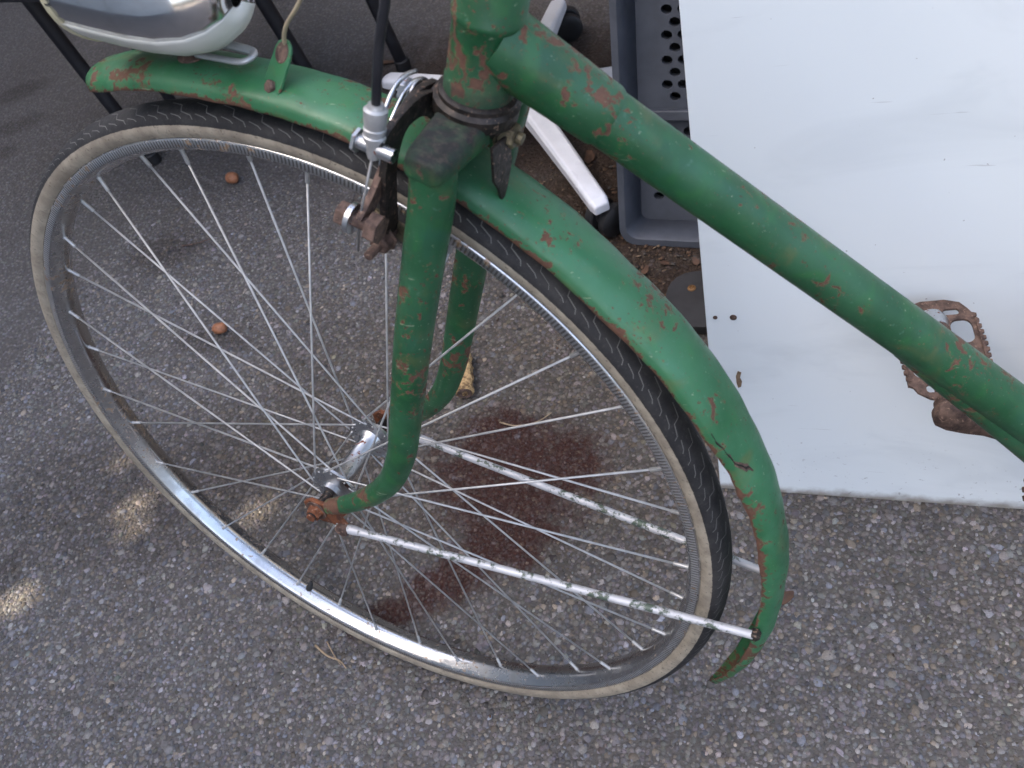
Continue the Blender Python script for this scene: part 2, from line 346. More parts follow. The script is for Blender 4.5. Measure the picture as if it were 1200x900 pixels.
# ------------------------------------------------------------------ ground
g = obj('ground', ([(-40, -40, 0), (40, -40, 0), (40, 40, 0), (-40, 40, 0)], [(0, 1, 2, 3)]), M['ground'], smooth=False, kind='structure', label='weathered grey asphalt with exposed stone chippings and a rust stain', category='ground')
def stones():
    t = (1 + 5 ** .5) / 2
    ico = np.array([(-1, t, 0), (1, t, 0), (-1, -t, 0), (1, -t, 0), (0, -1, t), (0, 1, t), (0, -1, -t), (0, 1, -t), (t, 0, -1), (t, 0, 1), (-t, 0, -1), (-t, 0, 1)]); ico /= np.linalg.norm(ico[0])
    tri = np.array([(0, 11, 5), (0, 5, 1), (0, 1, 7), (0, 7, 10), (0, 10, 11), (1, 5, 9), (5, 11, 4), (11, 10, 2), (10, 7, 6), (7, 1, 8), (3, 9, 4), (3, 4, 2), (3, 2, 6), (3, 6, 8), (3, 8, 9), (4, 9, 5), (2, 4, 11), (6, 2, 10), (8, 6, 7), (9, 8, 1)])
    sp = .0052
    gx, gy = np.meshgrid(np.arange(-.95, .85, sp), np.arange(-.55, .80, sp)); P = np.c_[gx.ravel(), gy.ravel()]
    P += rng.uniform(-.46, .46, P.shape) * sp
    far = P[:, 1] - P[:, 0] * .35
    keep = rng.random(len(P)) < np.where(far > .6, np.clip(1 - (far - .6) / .35, 0, 1), 1) * .96
    P = P[keep]; n = len(P)
    r = np.clip(rng.lognormal(math.log(.0029), .42, n), .0010, .0072)
    sx = r * rng.uniform(.75, 1.25, n); sy = r * rng.uniform(.75, 1.25, n); sz = r * rng.uniform(.45, .8, n)
    jit = rng.uniform(.72, 1.22, (n, 12, 1))
    v = ico[None] * jit * np.stack([sx, sy, sz], 1)[:, None]
    a = rng.uniform(0, 2 * math.pi, n); tx = rng.normal(0, .28, n); ty = rng.normal(0, .28, n)
    z = v[..., 2] + v[..., 0] * tx[:, None] + v[..., 1] * ty[:, None]
    ca, sa = np.cos(a)[:, None], np.sin(a)[:, None]
    x = v[..., 0] * ca - v[..., 1] * sa; y = v[..., 0] * sa + v[..., 1] * ca
    top = rng.uniform(.0003, .0013, n)
    z = z - z.max(1, keepdims=True) * rng.uniform(.45, .95, (n, 1)) + top[:, None]; z = np.minimum(z, top[:, None] + rng.uniform(0, .00022, z.shape))      # tops worn flat by traffic
    co = np.stack([x + P[:, :1], y + P[:, 1:], z], 2).reshape(-1, 3)
    F = (tri[None] + 12 * np.arange(n)[:, None, None]).reshape(-1, 3)
    me = bpy.data.meshes.new('asphalt_chippings'); me.vertices.add(len(co)); me.vertices.foreach_set('co', co.astype(np.float32).ravel())
    me.loops.add(F.size); me.loops.foreach_set('vertex_index', F.astype(np.int32).ravel())
    me.polygons.add(len(F)); me.polygons.foreach_set('loop_start', (np.arange(len(F)) * 3).astype(np.int32)); me.update(calc_edges=True)
    gr = np.clip(rng.lognormal(math.log(.146), .34, n), .04, .34)
    lt = rng.random(n) < .012; gr[lt] = rng.uniform(.24, .38, lt.sum())
    tint = np.stack([rng.normal(1.06, .05, n), np.ones(n), rng.normal(.96, .07, n)], 1)
    br = rng.random(n) < .12; tint[br] = (1.18, 1.0, .80); bl = rng.random(n) < .08; tint[bl] = (.95, .99, 1.12)
    col = np.concatenate([gr[:, None] * tint, np.ones((n, 1))], 1)
    at = me.attributes.new('tone', 'FLOAT_COLOR', 'POINT'); at.data.foreach_set('color', np.repeat(col, 12, 0).astype(np.float32).ravel())
    o = obj('asphalt_chippings', me, M['stones'], g, smooth=True); o['kind'] = 'stuff'; o['label'] = 'grey stone chippings bedded in the asphalt'
stones()

# ------------------------------------------------------------------ bicycle
B3 = np.array([[0.9954197997, 0, 0.0956003266], [-0.0192005481, 0.9796236749, 0.1999219713], [-0.0936523433, -0.2008418673, 0.9751368022]])
HUB = np.array([0, 0, .34221])
def W(p): return A3(p) @ B3.T + HUB            # steered, leaning front-wheel axes -> world
def Wd(p): return A3(p) @ B3.T
def WM(m): return [W(v) for v in m[0]], m[1]
bike = empty('bicycle', (0, -.069, 0), label='old green bicycle with worn rusty paint, front wheel turned', category='bicycle')

# --- wheel
def pol(r, th, y): return (r * math.cos(th), y, r * math.sin(th))
def ring(prof, seg=240):
    V = []; F = []; n = len(prof)
    for i in range(seg):
        th = 2 * math.pi * i / seg
        V += [pol(r, th, y) for r, y in prof]
    for i in range(seg):
        for k in range(n - 1):
            a = i * n + k; b = ((i + 1) % seg) * n + k; F.append((a, a + 1, b + 1, b))
    return V, F
def ring_uv(me, n, seg):
    uv = me.uv_layers.new(name='UVMap'); k = 0
    d = np.zeros((len(me.loops), 2))
    for i in range(seg):
        for q in range(n - 1):
            v0, v1 = q / (n - 1), (q + 1) / (n - 1); u0, u1 = i / seg, (i + 1) / seg
            d[k:k + 4] = ((u0, v0), (u0, v1), (u1, v1), (u1, v0)); k += 4
    uv.data.foreach_set('uv', d.ravel())
RIMP = [(.3165, -.0105), (.3196, -.0112), (.3196, -.0126), (.3184, -.0132), (.3128, -.0132), (.3112, -.0122), (.3098, -.0096), (.3086, -.0060), (.3072, -.0035), (.3068, 0)]
RIMP = RIMP + [(r, -y) for r, y in RIMP[-2::-1]]
TY = []
for a in np.linspace(-152, 152, 77):
    t = R(a); TY.append((.3268 + .0124 * math.cos(t), .0145 * math.sin(t)))
def make_wheel(parent, T, detail=True):
    wh = empty('wheel', T((0, 0, 0)), parent)
    if detail: wh['label'] = 'spoked front wheel with tan-wall tyre and knurled chrome rim'
    v, f = ring(TY); tyre = obj('tyre', mesh('tyre', [T(q) for q in v], f), M['tyre'], wh)
    ang = np.abs(np.linspace(-152, 152, len(TY)))
    set_attr(tyre, 'tread', np.concatenate([69 + 15 * math.cos(2 * math.pi * i / 240 - R(50)) - ang for i in range(240)]))     # the tread edge wanders round the unevenly seated tyre
    v, f = ring(RIMP); rim = obj('rim', mesh('rim', [T(q) for q in v], f), M['rim'], wh); ring_uv(rim.data, len(RIMP), 240)
    # hub: barrel, flanges, axle
    obj('hub', join(*[([T(q) for q in mm[0]], mm[1]) for mm in (lathe((0, -.040, 0), (0, 1, 0), [(0, .006), (.001, .0095), (.006, .010), (.008, .0225), (.0105, .0228), (.012, .013), (.018, .0088), (.062, .0088), (.068, .013), (.0695, .0228), (.072, .0225), (.074, .010), (.079, .0095), (.080, .006)], 28),)]), M['chrome'], wh, 'auto')
    obj('axle', [[T(q) for q in tube([(0, -.066, 0), (0, .066, 0)], .0046, 12)[0]], tube([(0, -.066, 0), (0, .066, 0)], .0046, 12)[1]], M['dark'], wh, 'auto')
    for s, off in ((-1, 0), (1, 10)):
        for j in range(18):
            ra = R(20 * j + off + 4.); ha = ra + R(60 if j % 2 == 0 else -60)
            lat = s * (.0325 if j % 2 == 0 else .0288)
            a = A3(pol(.0200, ha, lat)); b = A3(pol(.3075, ra, s * .0030)); d = nrm(b - a)
            bend = A3(pol(.0200, ha, lat - s * .004 if j % 2 == 0 else lat + s * .004))
            m1 = tube([bend, a, a + d * .004, b - d * .002], [.0011, .0011, .00092, .00092], 6)
            m2 = lathe(b - d * .0115, d, [(0, .0012), (.0005, .0016), (.0095, .0016), (.0115, .0022), (.013, .0022)], 8)
            mj = join(m1, m2); obj('spoke', [[T(q) for q in mj[0]], mj[1]], M['spoke'], wh)
    if detail:
        # moulded zigzag lines of the tread
        V = []; F = []; NP = 96
        def P(u, ph, lift=.00022):
            t = R(ph); return pol(.3268 + (.0124 + lift) * math.cos(t), u, (.0145 + lift) * math.sin(t))
        def line(pts, wd):
            fine = []
            for (u0, p0), (u1, p1) in zip(pts, pts[1:]):
                for q in range(4): fine.append((u0 + (u1 - u0) * q / 4, p0 + (p1 - p0) * q / 4))
            fine.append(pts[-1])
            base = len(V)
            for i, (u, ph) in enumerate(fine):
                du = fine[min(i + 1, len(fine) - 1)][0] - fine[max(i - 1, 0)][0]; dp = fine[min(i + 1, len(fine) - 1)][1] - fine[max(i - 1, 0)][1]
                tx, ty = du * .342, R(dp) * .0145; L = math.hypot(tx, ty); nx, ny = -ty / L * wd / 2, tx / L * wd / 2
                V.append(P(u + nx / .342, ph + math.degrees(ny / .0145))); V.append(P(u - nx / .342, ph - math.degrees(ny / .0145)))
            for i in range(len(fine) - 1): a = base + 2 * i; F.append((a, a + 2, a + 3, a + 1))
        pt = 2 * math.pi / NP
        for i in range(NP):
            u = i * pt
            for s in (-1, 1):
                o_ = u + (.5 * pt if s > 0 else 0)
                line([(o_ + .0 * pt, s * 62), (o_ + .10 * pt, s * 50), (o_ + .50 * pt, s * 40), (o_ + .58 * pt, s * 20), (o_ + 1.05 * pt, s * 10)], .0007 if i % 7 else .0005)
                line([(o_ + .46 * pt, s * 60), (o_ + .58 * pt, s * 53), (o_ + .92 * pt, s * 46)], .0006)
        o = obj('tread_lines', [[T(q) for q in V], F], M['line'], wh); o['kind'] = 'stuff'
        # valve
        vb = A3(pol(.3065, R(-113.4), 0)); vd = -nrm(pol(1, R(-113.4), 0)); mm = lathe(vb, vd, [(-.004, .004), (.001, .004), (.002, .003), (.012, .003), (.0125, .0022), (.018, .002)], 10)
        obj('valve', [[T(q) for q in mm[0]], mm[1]], M['rubber'], wh)
    return wh
wheel = make_wheel(bike, W)

# --- fork, steering axis in wheel coordinates
AX0 = A3((.156, 0, .363)); AD = nrm((.2334, 0, .972)); FWD = A3((-AD[2], 0, AD[0]))
axp = lambda s, f=0., y=0.: AX0 + AD * s + FWD * f + A3((0, y, 0))
LEG = [(.1548, .3560), (.1538, .3490), (.1500, .329), (.1390, .285), (.1255, .228), (.1080, .145), (.0980, .107), (.0830, .073), (.0600, .044), (.0330, .020), (.0120, .006)]
LR = [.0128, .0129, .0129, .0126, .0122, .0112, .0106, .0098, .0088, .0078, .0070]
def smooth_leg(y0, y1, ysgn):
    pts = [(x, ysgn * (y0 + (y1 - y0) * min(1, max(0, (.372 - z) / .22))), z) for x, z in LEG]
    if ysgn > 0:
        off = [0, 0, -.002, -.004, -.007, -.010, -.010, -.009, -.006, -.002, 0]; pts = [(x + o_, y_ + o_ * .8, z) for (x, y_, z), o_ in zip(pts, off)]
    cp = catmull(pts, 6); rr = np.interp(np.linspace(0, 1, len(cp)), np.linspace(0, 1, len(LR)), LR); return cp, rr
fork = empty('fork', W(axp(-.01)), bike)
for s in (-1, 1):
    cp, rr = smooth_leg(.0455, .0535, s); mm = tube([W(q) for q in cp], rr, 20)
    o = obj('fork_blade', mm, M['green'], fork, 'auto'); nv = len(o.data.vertices)
    i = np.arange(nv) // 20
    set_attr(o, 'edge', np.where(i < 2, .55, np.where(i > len(cp) - 7, 1.1, .26))); set_attr(o, 'grime', np.where(i < 3, .15, 0.))
# crown: forged bridge over the tyre between the two shoulders
cr = []
for y in 0.0594 * np.sin(np.linspace(-math.pi / 2, math.pi / 2, 13)):
    kk = abs(y) / .0594; hd = (.0122 + .004 * (1 - kk)) * (1 - .22 * max(0, (kk - .93) / .07)); top = .0072 - .0045 * kk ** 2; lo_ = -.011
    cr.append([W(axp(top, hd * .72, y)), W(axp(top - .003, hd, y)), W(axp(lo_ + .003, hd, y)), W(axp(lo_, hd * .72, y)), W(axp(lo_, -hd * .72, y)), W(axp(lo_ + .003, -hd, y)), W(axp(top - .003, -hd, y)), W(axp(top, -hd * .72, y))])
V = [q for r_ in cr for q in r_]; F = [(i * 8 + k_, i * 8 + (k_ + 1) % 8, i * 8 + 8 + (k_ + 1) % 8, i * 8 + 8 + k_) for i in range(12) for k_ in range(8)] + [tuple(range(7, -1, -1)), tuple(range(96, 104))]
o = obj('fork_crown', (V, F), M['green'], fork, True); bevel(o, .0035, 3); o.modifiers['bevel'].angle_limit = R(30); set_attr(o, 'edge', np.full(len(o.data.vertices), .3)); set_attr(o, 'grime', [.99 if i_ % 8 in (0, 7) else (.85 if i_ % 8 in (1, 6) else .05) for i_ in range(len(o.data.vertices))])
obj('crown_race', lathe(W(axp(-.004)), Wd(AD), [(0, .019), (.004, .0205), (.006, .0235), (.013, .0238), (.015, .0215), (.0175, .0215), (.019, .019)], 32), M['dark'], fork, 'auto')
for s in (-1, 1):
    # flat rusty fork end with axle slot, eyelet and nut
    yy = s * .0555; out = [(-.010, -.011), (-.012, .004), (-.005, .010), (.005, .009), (.018, .013), (.027, .016), (.030, .008), (.022, -.002), (.028, -.012), (.023, -.017), (.013, -.012), (.003, -.014)]
    me = plate('fork_end', [out], .0042, W((0, yy, 0)), Wd((1, 0, 0)), Wd((0, 0, 1)), .0006)
    obj('fork_end', me, M['rust_o'], fork, 'auto')
    bevel(obj('axle_nut', lathe(W((0, s * .058, 0)), Wd((0, s, 0)), [(0, .0085), (.0012, .0086), (.0015, .0070), (.006, .0070), (.0068, .0058), (.0069, .0044), (.010, .0042)], 6), M['rust_o'], fork, False), .0006)
    obj('washer', lathe(W((0, s * .0578, 0)), Wd((0, s, 0)), [(0, .0100), (.0012, .0100)], 20), M['rust'], fork, 'auto')

# --- frame
A_ = W(axp(.047)); BB = A3((.629, .159, .280)); DT = nrm(BB - A_); ADW = Wd(AD); LN = nrm(np.cross(ADW, DT))   # LN points to the far (drive) side
FR = empty('frame', A_, bike)
def gobj(name, mm, par, edge=0., grime=None, mat='green', smooth='auto'):
    o = obj(name, mm, M[mat], par, smooth); n = len(o.data.vertices)
    set_attr(o, 'edge', np.full(n, edge) if np.isscalar(edge) else edge); set_attr(o, 'grime', np.zeros(n) if grime is None else grime); return o
ht = lathe(W(axp(.0125)), ADW, [(0, .0176), (.001, .0190), (.009, .0192), (.0105, .0184), (.0415, .0184), (.043, .0194), (.046, .0196), (.0475, .0186), (.115, .0184), (.117, .0200), (.124, .0200), (.125, .0180)], 40)
i = np.arange(12 * 40) // 40
gobj('head_tube', ht, FR, np.where(i < 4, .55, .08), np.where(i < 3, .55, np.where(i < 4, .25, 0)))
gobj('down_tube', tube([A_ + DT * t for t in np.linspace(.004, .60, 40)], .0160, 32), FR, .10)
lug = tube([A_ + DT * t for t in (.006, .02, .04, .06, .074, .0765)], [.0192, .0188, .0183, .0178, .0174, .0166], 32)
gobj('down_tube_lug', lug, FR, .22)
# short second tube that joins the underside of the down tube
dn = nrm(np.cross(DT, LN)); dn = dn if dn[2] < 0 else -dn
gobj('lower_tube', tube(catmull([A_ + DT * .325 + dn * .0058, A_ + DT * .36 + dn * .0088, A_ + DT * .42 + dn * .0125, A_ + DT * .50 + dn * .018, A_ + DT * .585 + dn * .021], 6), .0115, 20), FR, .45)
gobj('bottom_bracket_shell', lathe(BB - LN * .034, LN, [(0, .0185), (.001, .0205), (.067, .0205), (.068, .0185)], 28), FR, .2)
UPF = nrm(np.cross(LN, np.cross((0, 0, 1), LN))); BKF = nrm(np.cross(UPF, LN)); BKF = BKF if BKF[0] > 0 else -BKF
ST = nrm(UPF * .94 + BKF * .34); RH = BB + BKF * .445 + UPF * .062
gobj('seat_tube', tube([BB + ST * .015, BB + ST * .50], .0142, 20), FR, .1)
for s in (-1, 1):
    gobj('chainstay', tube(catmull([BB + LN * s * .025 + BKF * .015, BB + LN * s * .035 + BKF * .12 + UPF * .016, RH + LN * s * .060], 6), .0085, 14), FR, .2)
    gobj('seat_stay', tube([BB + ST * .47 + LN * s * .018, RH + LN * s * .060], .0070, 14), FR, .2)
stm = catmull([W(axp(.135)), W(axp(.20)), W(axp(.245, .02)), W(axp(.262, .055))], 6)
obj('handlebar_stem', tube(stm, .0112, 18), M['chrome'], bike)
hb = W(axp(.262, .055)); lat = Wd((0, 1, 0)); bk = -Wd(FWD)
hbm = tube(catmull([hb - lat * .27 + bk * .16, hb - lat * .25 + bk * .06, hb - lat * .14 + ADW * .03, hb, hb + lat * .14 + ADW * .03, hb + lat * .25 + bk * .06, hb + lat * .27 + bk * .16], 8), .0112, 16)
obj('handlebar', hbm, M['chrome'], bike)
# rear wheel
RB = np.stack([BKF, LN, UPF], 1)
make_wheel(bike, lambda q: A3(q) @ RB.T + RH, False)

# --- cranks, chainwheel, pedal
EYE = A3((.4650, .1790, .3350)); ROOT = BB + LN * .050; CA = nrm(EYE - ROOT); CL = np.linalg.norm(EYE - ROOT)
cw = np.cross(CA, LN)
cr_ = empty('crank', BB, bike)
def crankarm(root, eye, name):
    a = nrm(eye - root); L = np.linalg.norm(eye - root); ww = nrm(np.cross(a, LN)); nn = LN
    V = []; F = []; st = [(-.016, .010, .009), (-.010, .0145, .010), (.0, .0155, .010), (.014, .0140, .009), (.03, .0105, .008), (L * .55, .0092, .0075), (L - .028, .0088, .007), (L - .014, .0120, .0075), (L, .0138, .0075), (L + .010, .0118, .007), (L + .0145, .006, .005)]
    for t, hw, hn in st:
        for k in range(12):
            an = 2 * math.pi * k / 12; V.append(root + a * t + ww * hw * math.copysign(abs(math.cos(an)) ** .7, math.cos(an)) + nn * hn * math.copysign(abs(math.sin(an)) ** .7, math.sin(an)))
    for i in range(len(st) - 1):
        for k in range(12): F.append((i * 12 + k, i * 12 + (k + 1) % 12, i * 12 + 12 + (k + 1) % 12, i * 12 + 12 + k))
    F += [tuple(range(11, -1, -1)), tuple(range(12 * (len(st) - 1), 12 * len(st)))]
    return obj(name, (V, F), M['rust'], cr_, 'auto')
crankarm(ROOT, EYE, 'crank_arm'); crankarm(BB - LN * .050, BB - LN * .05 - (EYE - ROOT), 'crank_arm')
obj('crank_axle', tube([BB - LN * .062, BB + LN * .062], .008, 14), M['rust'], cr_)
teeth = []
for i in range(46):
    for q, rr in ((-.3, .0895), (-.12, .0945), (.12, .0945), (.3, .0895)): a = 2 * math.pi * (i + q) / 46; teeth.append((rr * math.cos(a), rr * math.sin(a)))
cwm = plate('chainwheel', [teeth] + [circ(.052 * math.cos(R(a)), .052 * math.sin(R(a)), .023, n=18) for a in range(0, 360, 72)], .003, BB + LN * .042, BKF, UPF)
obj('chainwheel', cwm, M['rust'], cr_, 'auto')
# rat-trap pedal, its cage turned towards the camera
PC = EYE + LN * .068; vw = nrm(CAM - PC); qx = nrm(np.cross(vw, LN)); qx = qx if qx[0] > 0 else -qx
PC = PC + qx * .003
vv = nrm(np.cross(qx, LN)); vv = vv if vv @ vw > 0 else -vv
tilt = R(12); qx2 = nrm(qx * math.cos(tilt) - vv * math.sin(tilt)); pv = nrm(np.cross(qx2, LN)); pv = pv if pv @ vw > 0 else -pv
ped = empty('pedal', EYE, bike, label='rusty toothed cage pedal on the far crank')
def side_teeth(sgn):
    pts = []; n = 12
    for i in range(n):
        y0 = -.036 + .072 * i / n; bow = .004 * (1 - (2 * (i + .5) / n - 1) ** 2)
        pts += [(sgn * (.0345 + bow), y0), (sgn * (.0385 + bow), y0 + .0018), (sgn * (.0385 + bow), y0 + .0040), (sgn * (.0345 + bow), y0 + .0052)]
    return pts
right = side_teeth(1); left = side_teeth(-1)[::-1]
PS = .80
outl = right + [(.032, .040), (.026, .047), (.012, .051), (-.012, .051), (-.026, .047), (-.032, .040)] + left + [(-.032, -.041), (-.022, -.047), (-.010, -.0500), (.010, -.0500), (.022, -.047), (.032, -.041)]
holes = []
for sx in (-1, 1):
    holes.append(rrect(*( (.0115, -.028, .0330, -.002) if sx > 0 else (-.0330, -.028, -.0115, -.002)), .008))
    holes.append(rrect(*( (.0115, .004, .0330, .029) if sx > 0 else (-.0330, .004, -.0115, .029)), .008))
    holes.append(rrect(*((.008, .034, .024, .041) if sx > 0 else (-.024, .034, -.008, .041)), .0034))
    holes.append(rrect(*((.008, -.042, .024, -.034) if sx > 0 else (-.024, -.042, -.008, -.034)), .0034))
outl = [(a * PS, b * 1.12) for a, b in outl]; holes = [[(a * PS, b * 1.12) for a, b in h_] for h_ in holes]
me = plate('cage_plate', [outl] + holes, .0024, PC + pv * .004, qx2, LN, .0003)
obj('cage_plate', me, M['rust'], ped, 'auto')
for s in (-1, 1):
    me = plate('cage_side', [[(-.033, -.004), (.033, -.004), (.035, .001), (.033, .005)] + [(.033 - .066 * i / 24, .005 + (.0030 if i % 2 else 0)) for i in range(25)] + [(-.035, .001)]], .0018, PC + qx2 * s * .0375 * PS, LN, pv)
    obj('cage_side', me, M['rust'], ped, 'auto')
obj('pedal_barrel', lathe(EYE - LN * .006, LN, [(0, .0075), (.012, .0075), (.0125, .0115), (.02, .0125), (.024, .0095), (.085, .0088), (.090, .0125), (.105, .0130), (.108, .0105)], 20), M['rust'], ped, 'auto')
obj('dust_cap', lathe(EYE + LN * .093, LN, [(0, .0132), (.009, .0138), (.0165, .0115), (.019, .006)], 20), M['chrome'], ped, 'auto')

# --- mudguard
GA = [(110, .363), (97, .358), (91, .3555), (74, .357), (48, .3575), (38, .362), (24, .3655), (8, .368), (0, .367), (-20, .368)][::-1]
ga_x = [a for a, _ in GA]; ga_y = [b for _, b in GA]
def guard():
    seg = 150; angs = np.linspace(109, -21.8, seg); sec = np.linspace(-1, 1, 25); V = []; F = []; E = []; G = []
    for a in angs:
        re = np.interp(a, ga_x, ga_y) - .0014; hw = .0238; hgt = .0118
        if a < -3: q = min(1, (-3 - a) / 19.); hw *= max(.05, (1 - q ** 1.5) ** .75); hgt = .0118 * (.45 + .55 * (1 - q))
        if a > 105: q = (a - 105) / 4; hw *= 1 - .10 * q * q
        tear = np.interp(a, (26.2, 30.5), (1., 0.)) if a > -8 else 1.
        rag = tear * (.0006 * math.sin(a * 3.1) + .0005 * math.sin(a * 7.7 + 1) + .0005 * random.uniform(-1, 1))
        for s in sec:
            hw0 = hw; hw = hw0 * (1 - .22 * tear) + rag if s < -.3 else hw0 * (1 - .22 * tear * max(0, -s / .3))
            t = s * R(96); y = hw * math.copysign(abs(math.sin(t)) ** .92, s); rr = re + hgt * max(0, math.cos(t)) ** .75
            if abs(s) > .93: y = hw * math.copysign(1.0 + .25 * (abs(s) - .93), s); rr = re - .0012 * (abs(s) - .93) / .07
            # old dent near the tail
            dd = math.exp(-((a - 26) / 5.) ** 2 - ((s + .45) / .5) ** 2); rr -= .0030 * dd
            dd2 = math.exp(-((a - 19) / 3.5) ** 2 - ((s + .3) / .6) ** 2); rr += .0016 * dd2
            rr += .0005 * math.sin(a * .9 + s * 3) * math.sin(a * .37)
            V.append(W(pol(rr, R(a), y)))
            e = max(0, (abs(s) - .80) / .20) ** 1.2 * (1.35 if s < 0 else .8); 
            if a > 98: e = max(e, .42)
            if a < 0: e = max(e, .25 + .5 * max(0, (-a - 6) / 14))
            if 60 < a < 68 and s > -.6: e = max(e, .4)
            hw = hw0
            E.append(e); G.append(.35 * max(0, 1 - abs(a - 66) / 5))
    n = len(sec)
    for i in range(seg - 1):
        for k_ in range(n - 1): q = i * n + k_; F.append((q, q + n, q + n + 1, q + 1))
    return V, F, E, G
v, f, e, gq = guard()
mg = obj('mudguard', (v, f), M['green_g'], bike); set_attr(mg, 'edge', e); set_attr(mg, 'grime', gq)
so = mg.modifiers.new('thickness', 'SOLIDIFY'); so.thickness = .0011; so.offset = -1
mg['label'] = 'green front mudguard with rust chips along its edge'
# torn crease: a dark rusty crack running over the dent
def gp(a, s_, lift=.0005):
    re = np.interp(a, ga_x, ga_y) - .0014; t = s_ * R(96); tr_ = float(np.interp(a, (26.2, 30.5), (1., 0.))); y_ = .0238 * (1 - .22 * tr_ * min(1, max(0, -s_ / .3))) * math.copysign(abs(math.sin(t)) ** .92, s_); rr = re + .0118 * max(0, math.cos(t)) ** .75
    rr -= .0030 * math.exp(-((a - 26) / 5.) ** 2 - ((s_ + .45) / .5) ** 2); rr += .0016 * math.exp(-((a - 19) / 3.5) ** 2 - ((s_ + .3) / .6) ** 2); rr += .0005 * math.sin(a * .9 + s_ * 3) * math.sin(a * .37)
    return W(pol(rr + lift * max(.3, math.cos(t)), R(a), y_ - lift * math.sin(t)))
cpts = [(35.0, -.86), (33.6, -.80), (32.6, -.84), (31.6, -.74), (30.6, -.76), (29.6, -.70), (28.6, -.71), (27.9, -.66), (27.0, -.65), (26.5, -.58), (26.2, -.50), (25.6, -.42), (25.5, -.34), (24.8, -.27)]
cwid = [.5, 1.1, .5, .7, 1.2, .8, .6, .9, .5, .7, .5, .6, .4, .15]; V = []; F = []
for (a_, s_), wd_ in zip(cpts, cwid): V += [gp(a_ + .16 * wd_, s_ + .022 * wd_), gp(a_ - .16 * wd_, s_ - .022 * wd_)]
F = [(2 * i, 2 * i + 2, 2 * i + 3, 2 * i + 1) for i in range(len(cpts) - 1)]
V2 = []
for (a_, s_), wd_ in zip(cpts, cwid): V2 += [gp(a_ + .45 * wd_ + random.uniform(0, .25), s_ + .05 * wd_, .0003), gp(a_ - .42 * wd_ - random.uniform(0, .25), s_ - .05 * wd_, .0003)]
obj('rust_line', (V2, F), M['rust'], mg)
ckm = obj('crack', (V, F), M['dark'], mg); so2 = ckm.modifiers.new('thickness', 'SOLIDIFY'); so2.thickness = .0006; so2.offset = 0
# stays
for s, p0, p1 in ((-1, (.022, -.0575, -.013), (.3650, -.0240, -.0035)), (1, (.030, .0575, -.013), (.3640, .0258, .0065))):
    a = W(p0); b = W(p1); d = nrm(b - a)
    mm = tube([a - d * .004, a + d * .012, a + d * .02, b - d * .012, b], [.0042, .0042, .0033, .0033, .0034], 12)
    obj('mudguard_stay', mm, M['stay'], mg, 'auto')
    obj('stay_bolt', lathe(W((p1[0] + .001, s * .0200, p1[2])), Wd((0, s, 0)), [(0, .0042), (.006, .0042), (.0072, .003)], 6), M['dark'], mg, 'auto')
    obj('eyelet_bolt', lathe(W((.024, s * .056, -.013)), Wd((0, s, 0)), [(0, .0062), (.006, .0062), (.007, .004)], 8), M['rust'], mg, 'auto')
# bracket with the lamp wire on the crown of the mudguard
c0 = W((.0305, -.012, .3650)); c1 = W((.0362, -.001, .3840)); ey = nrm(c1 - c0); ex = nrm(np.cross(ey, nrm(Wd((-.35, -.85, .35)))))
bo = [(-.0085, -.004)] + [(.0075 * math.cos(R(a)), -.004 + .0075 * math.sin(R(a))) for a in range(190, 351, 20)] + [(.0085, .0), (.0085, .018)] + [(.0080 * math.cos(R(a)), .018 + .0080 * math.sin(R(a))) for a in range(0, 181, 20)] + [(-.0088, .004)]
me = plate('lamp_wire_bracket', [bo, circ(0, .0185, .0042, n=14)], .0016, c0, ex, ey, .0003)
o = obj('lamp_wire_bracket', me, M['green_g'], mg, 'auto'); set_attr(o, 'edge', np.full(len(me.vertices), .55)); set_attr(o, 'grime', np.zeros(len(me.vertices)))
bz = nrm(np.cross(ex, ey)); bz = bz if bz @ (CAM - c0) > 0 else -bz
bevel(obj('bracket_bolt', lathe(c0 - ey * .002 - bz * .010, bz, [(0, .0042), (.0130, .0042), (.0140, .0032)], 6), M['rust'], mg, False), .0005)
obj('wire_grommet', lathe(c0 + ey * .0185 - bz * .0012, bz, [(0, .0062), (.0016, .0066), (.0026, .0058), (.0028, .0036)], 18), M['rust'], mg, 'auto')

# --- headlamp standing on the front of the mudguard
LC = A3((-.047, -.004, .4135)); LF = nrm((-.985, .06, .06)); lamp = empty('headlamp', W(LC), bike, label='chrome and cream bicycle headlamp above the mudguard tip')
prof = [(-.062, .004), (-.060, .014), (-.054, .0235), (-.044, .0315), (-.028, .0375), (-.008, .0405), (.014, .0418), (.036, .0425), (.045, .0428)]
x, y, d = frame(LF, (0, 0, 1)); 
def lampshell(lo, hi, rs=1.):
    V = []; F = []; an = np.linspace(lo, hi, 25)
    for h, r in prof:
        for a in an:
            ca, sa = math.cos(R(a)), math.sin(R(a)); sq = .94 if sa < 0 else 1.
            V.append(W(LC + d * h + (x * ca + y * sa * sq) * r * rs))
    n = len(an)
    for i in range(len(prof) - 1):
        for k_ in range(n - 1): q = i * n + k_; F.append((q, q + n, q + n + 1, q + 1))
    return V, F
up_s = 1 if y[2] > 0 else -1
o = obj('lamp_shell', lampshell(-32, 212), M['bright'], lamp); o.modifiers.new('thickness', 'SOLIDIFY').thickness = .0012
o = obj('lamp_base', lampshell(210, 330, 1.012), M['lampw'], lamp); o.modifiers.new('thickness', 'SOLIDIFY').thickness = .0012
obj('lens_rim', [[W(q) for q in lathe(LC + d * .040, d, [(0, .0420), (.002, .0438), (.007, .0440), (.009, .0425), (.010, .0400), (.004, .0395)], 40)[0]], lathe(LC, d, [(0, 1)] * 6, 40)[1]], M['lamprim'], lamp, 'auto')
